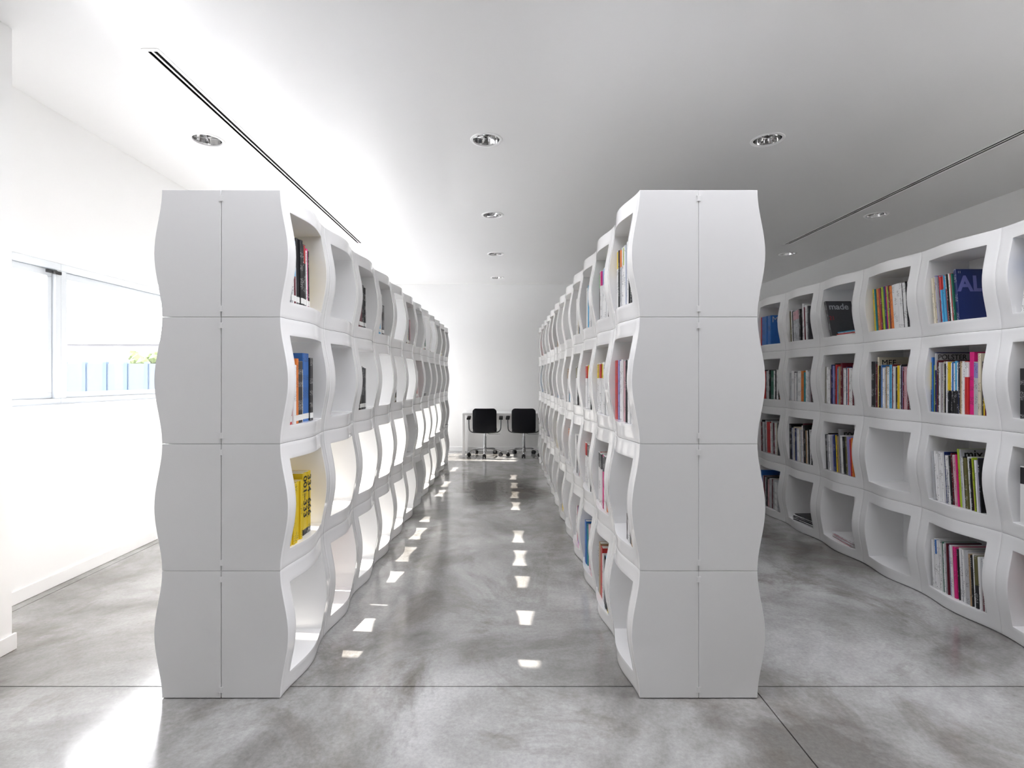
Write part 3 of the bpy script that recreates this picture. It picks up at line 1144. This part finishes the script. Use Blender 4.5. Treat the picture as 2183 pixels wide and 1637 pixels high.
fill('mid', 2, 3, 'w8 k4 w8 l6 P5 w6', 0.30, 0.86, h=0.30)
fill('mid', 2, 4, 'l10^o w10^o l8^e g6', 0.32, 0.80, h=0.30)
fill('mid', 2, 5, 'w6 l6 m4', 0.45, 0.86, h=0.27)
fill('mid', 2, 6, 'c16 c9', 0.40, 0.86, h=0.29)
fill('mid', 2, 8, 'n6 d5 y8', 0.50, 0.86, h=0.27)
fill('mid', 3, 1, 'l7 t10h31 r12h30 w5 l7 k4 s5 d8 k6 y5 T5', 0.22, 0.86, h=0.28)
bs = fill('mid', 3, 2, 'b10 T5 w5 P11h30 n9 P8', 0.30, 0.84, h=0.29, lean=R(-2))
title(bs[3], 'P', 0.07, M['ink'], 'mid', 0.03, 0.2)
fill('mid', 3, 3, 'w5 r6 v8 p8 w6', 0.34, 0.84, h=0.29)
fill('mid', 3, 5, 'k5 y9 w5', 0.45, 0.80, h=0.27)
fill('mid', 3, 7, 'k6 w5', 0.55, 0.80, h=0.25)
fill('mid', 3, 9, 't6 m5', 0.55, 0.80, h=0.25)

# ------------------------------------------------------------------ table and chairs by the back wall
tb = empty('desk', (0.04, 9.63, 0))
thing(tb, 'long white desk against the back wall behind the chairs', 'desk')
bm = bmesh.new()
box(bm, -0.80, 0.80, -0.365, 0.365, 0.735, 0.77, 0.003)
obj('desktop', bm, M['table'], tb)
for sx_ in (-1, 1):
    for sy_ in (-1, 1):
        bm = bmesh.new()
        box(bm, sx_ * 0.775 - 0.022, sx_ * 0.775 + 0.022, sy_ * 0.34 - 0.022, sy_ * 0.34 + 0.022, 0.0, 0.735, 0.002)
        obj('leg', bm, M['table'], tb)


def make_chair():
    c = empty('office_chair', (0, 0, 0))
    bm = bmesh.new()
    rounded_slab(bm, 0.42, 0.41, 0.034, 0.065, curve=0.03, bevel=0.008)
    obj('backrest', bm, M['black'], c, (0, -0.20, 0.452), (R(5), 0, 0), smooth=45)
    bm = bmesh.new()
    rounded_slab(bm, 0.42, 0.44, 0.05, 0.06, curve=0.0, bevel=0.012)
    obj('seat', bm, M['black'], c, (0, -0.20, 0.462), (R(-90), 0, 0), smooth=45)
    bm = bmesh.new()
    tube(bm, smooth_path([(-0.285, -0.08, 0.672), (-0.283, -0.085, 0.56), (-0.272, -0.10, 0.475), (-0.225, -0.13, 0.437), (-0.12, -0.15, 0.428), (0, -0.155, 0.425),
                          (0.12, -0.15, 0.428), (0.225, -0.13, 0.437), (0.272, -0.10, 0.475), (0.283, -0.085, 0.56), (0.285, -0.08, 0.672)], 6), 0.0105, 12)
    obj('arm_frame', bm, M['dark_chrome'], c, smooth=60)
    for s in (-1, 1):
        bm = bmesh.new()
        box(bm, -0.034, 0.034, -0.11, 0.11, -0.018, 0.018, 0.009)
        obj('armrest', bm, M['rubber'], c, (s * 0.285, -0.04, 0.682), (R(6), 0, 0), smooth=40)
    bm = bmesh.new()
    lathe(bm, [(0.0005, 0.075), (0.030, 0.075), (0.030, 0.155), (0.023, 0.16), (0.023, 0.335), (0.027, 0.336), (0.027, 0.345), (0.0145, 0.347), (0.0145, 0.425), (0.0005, 0.425)], 24)
    obj('gas_column', bm, M['chrome'], c, smooth=40)
    bm = bmesh.new()
    box(bm, -0.07, 0.07, -0.10, 0.10, 0.412, 0.436, 0.006)
    obj('tilt_mechanism', bm, M['rubber'], c)
    bm = bmesh.new()
    tube(bm, smooth_path([(0.04, -0.04, 0.42), (0.06, -0.06, 0.400), (0.10, -0.07, 0.395), (0.27, -0.08, 0.395)], 5), 0.0045, 8)
    obj('lever', bm, M['chrome'], c, smooth=60)
    for k in range(5):
        a = R(-90 + 72 * k)
        u = Vector((math.cos(a), math.sin(a), 0))
        bm = bmesh.new()
        tube(bm, smooth_path([u * 0.025 + Vector((0, 0, 0.128)), u * 0.14 + Vector((0, 0, 0.122)), u * 0.25 + Vector((0, 0, 0.108)),
                              u * 0.288 + Vector((0, 0, 0.090)), u * 0.296 + Vector((0, 0, 0.062))], 5), 0.0105, 10)
        lg = obj('base_leg', bm, M['chrome'], c, smooth=60)
        bm = bmesh.new()
        p = u * 0.296
        v = Vector((-u.y, u.x, 0))
        tube(bm, [p + Vector((0, 0, 0.035)), p + Vector((0, 0, 0.075))], 0.013, 10)
        tube(bm, [p - v * 0.012 + Vector((0, 0, 0.05)), p + v * 0.012 + Vector((0, 0, 0.05))], 0.024, 16)
        cs = obj('caster', bm, M['rubber'], c, smooth=40)
        for s in (-1, 1):
            bm = bmesh.new()
            tube(bm, [p + v * s * 0.008 + Vector((0, 0, 0.0325)), p + v * s * 0.030 + Vector((0, 0, 0.0325))], 0.032, 20)
            obj('wheel', bm, M['rubber'], cs, smooth=40)
    return c


ch = make_chair()
for i, (x, y, a, lab) in enumerate(((-0.365, 9.42, 0, 'black office chair with chrome base at the desk, further from middle bookcase'),
                                    (0.33, 9.42, -3, 'black office chair with chrome base at the desk, beside the middle bookcase'),
                                    (-1.34, 9.36, 5, 'black office chair mostly hidden behind the far end of left bookcase'))):
    o = ch if i == 0 else dup(ch)
    o.location = (x, y, 0)
    o.rotation_euler = (0, 0, R(a))
    thing(o, lab, 'chair', 'office chairs by the back wall')
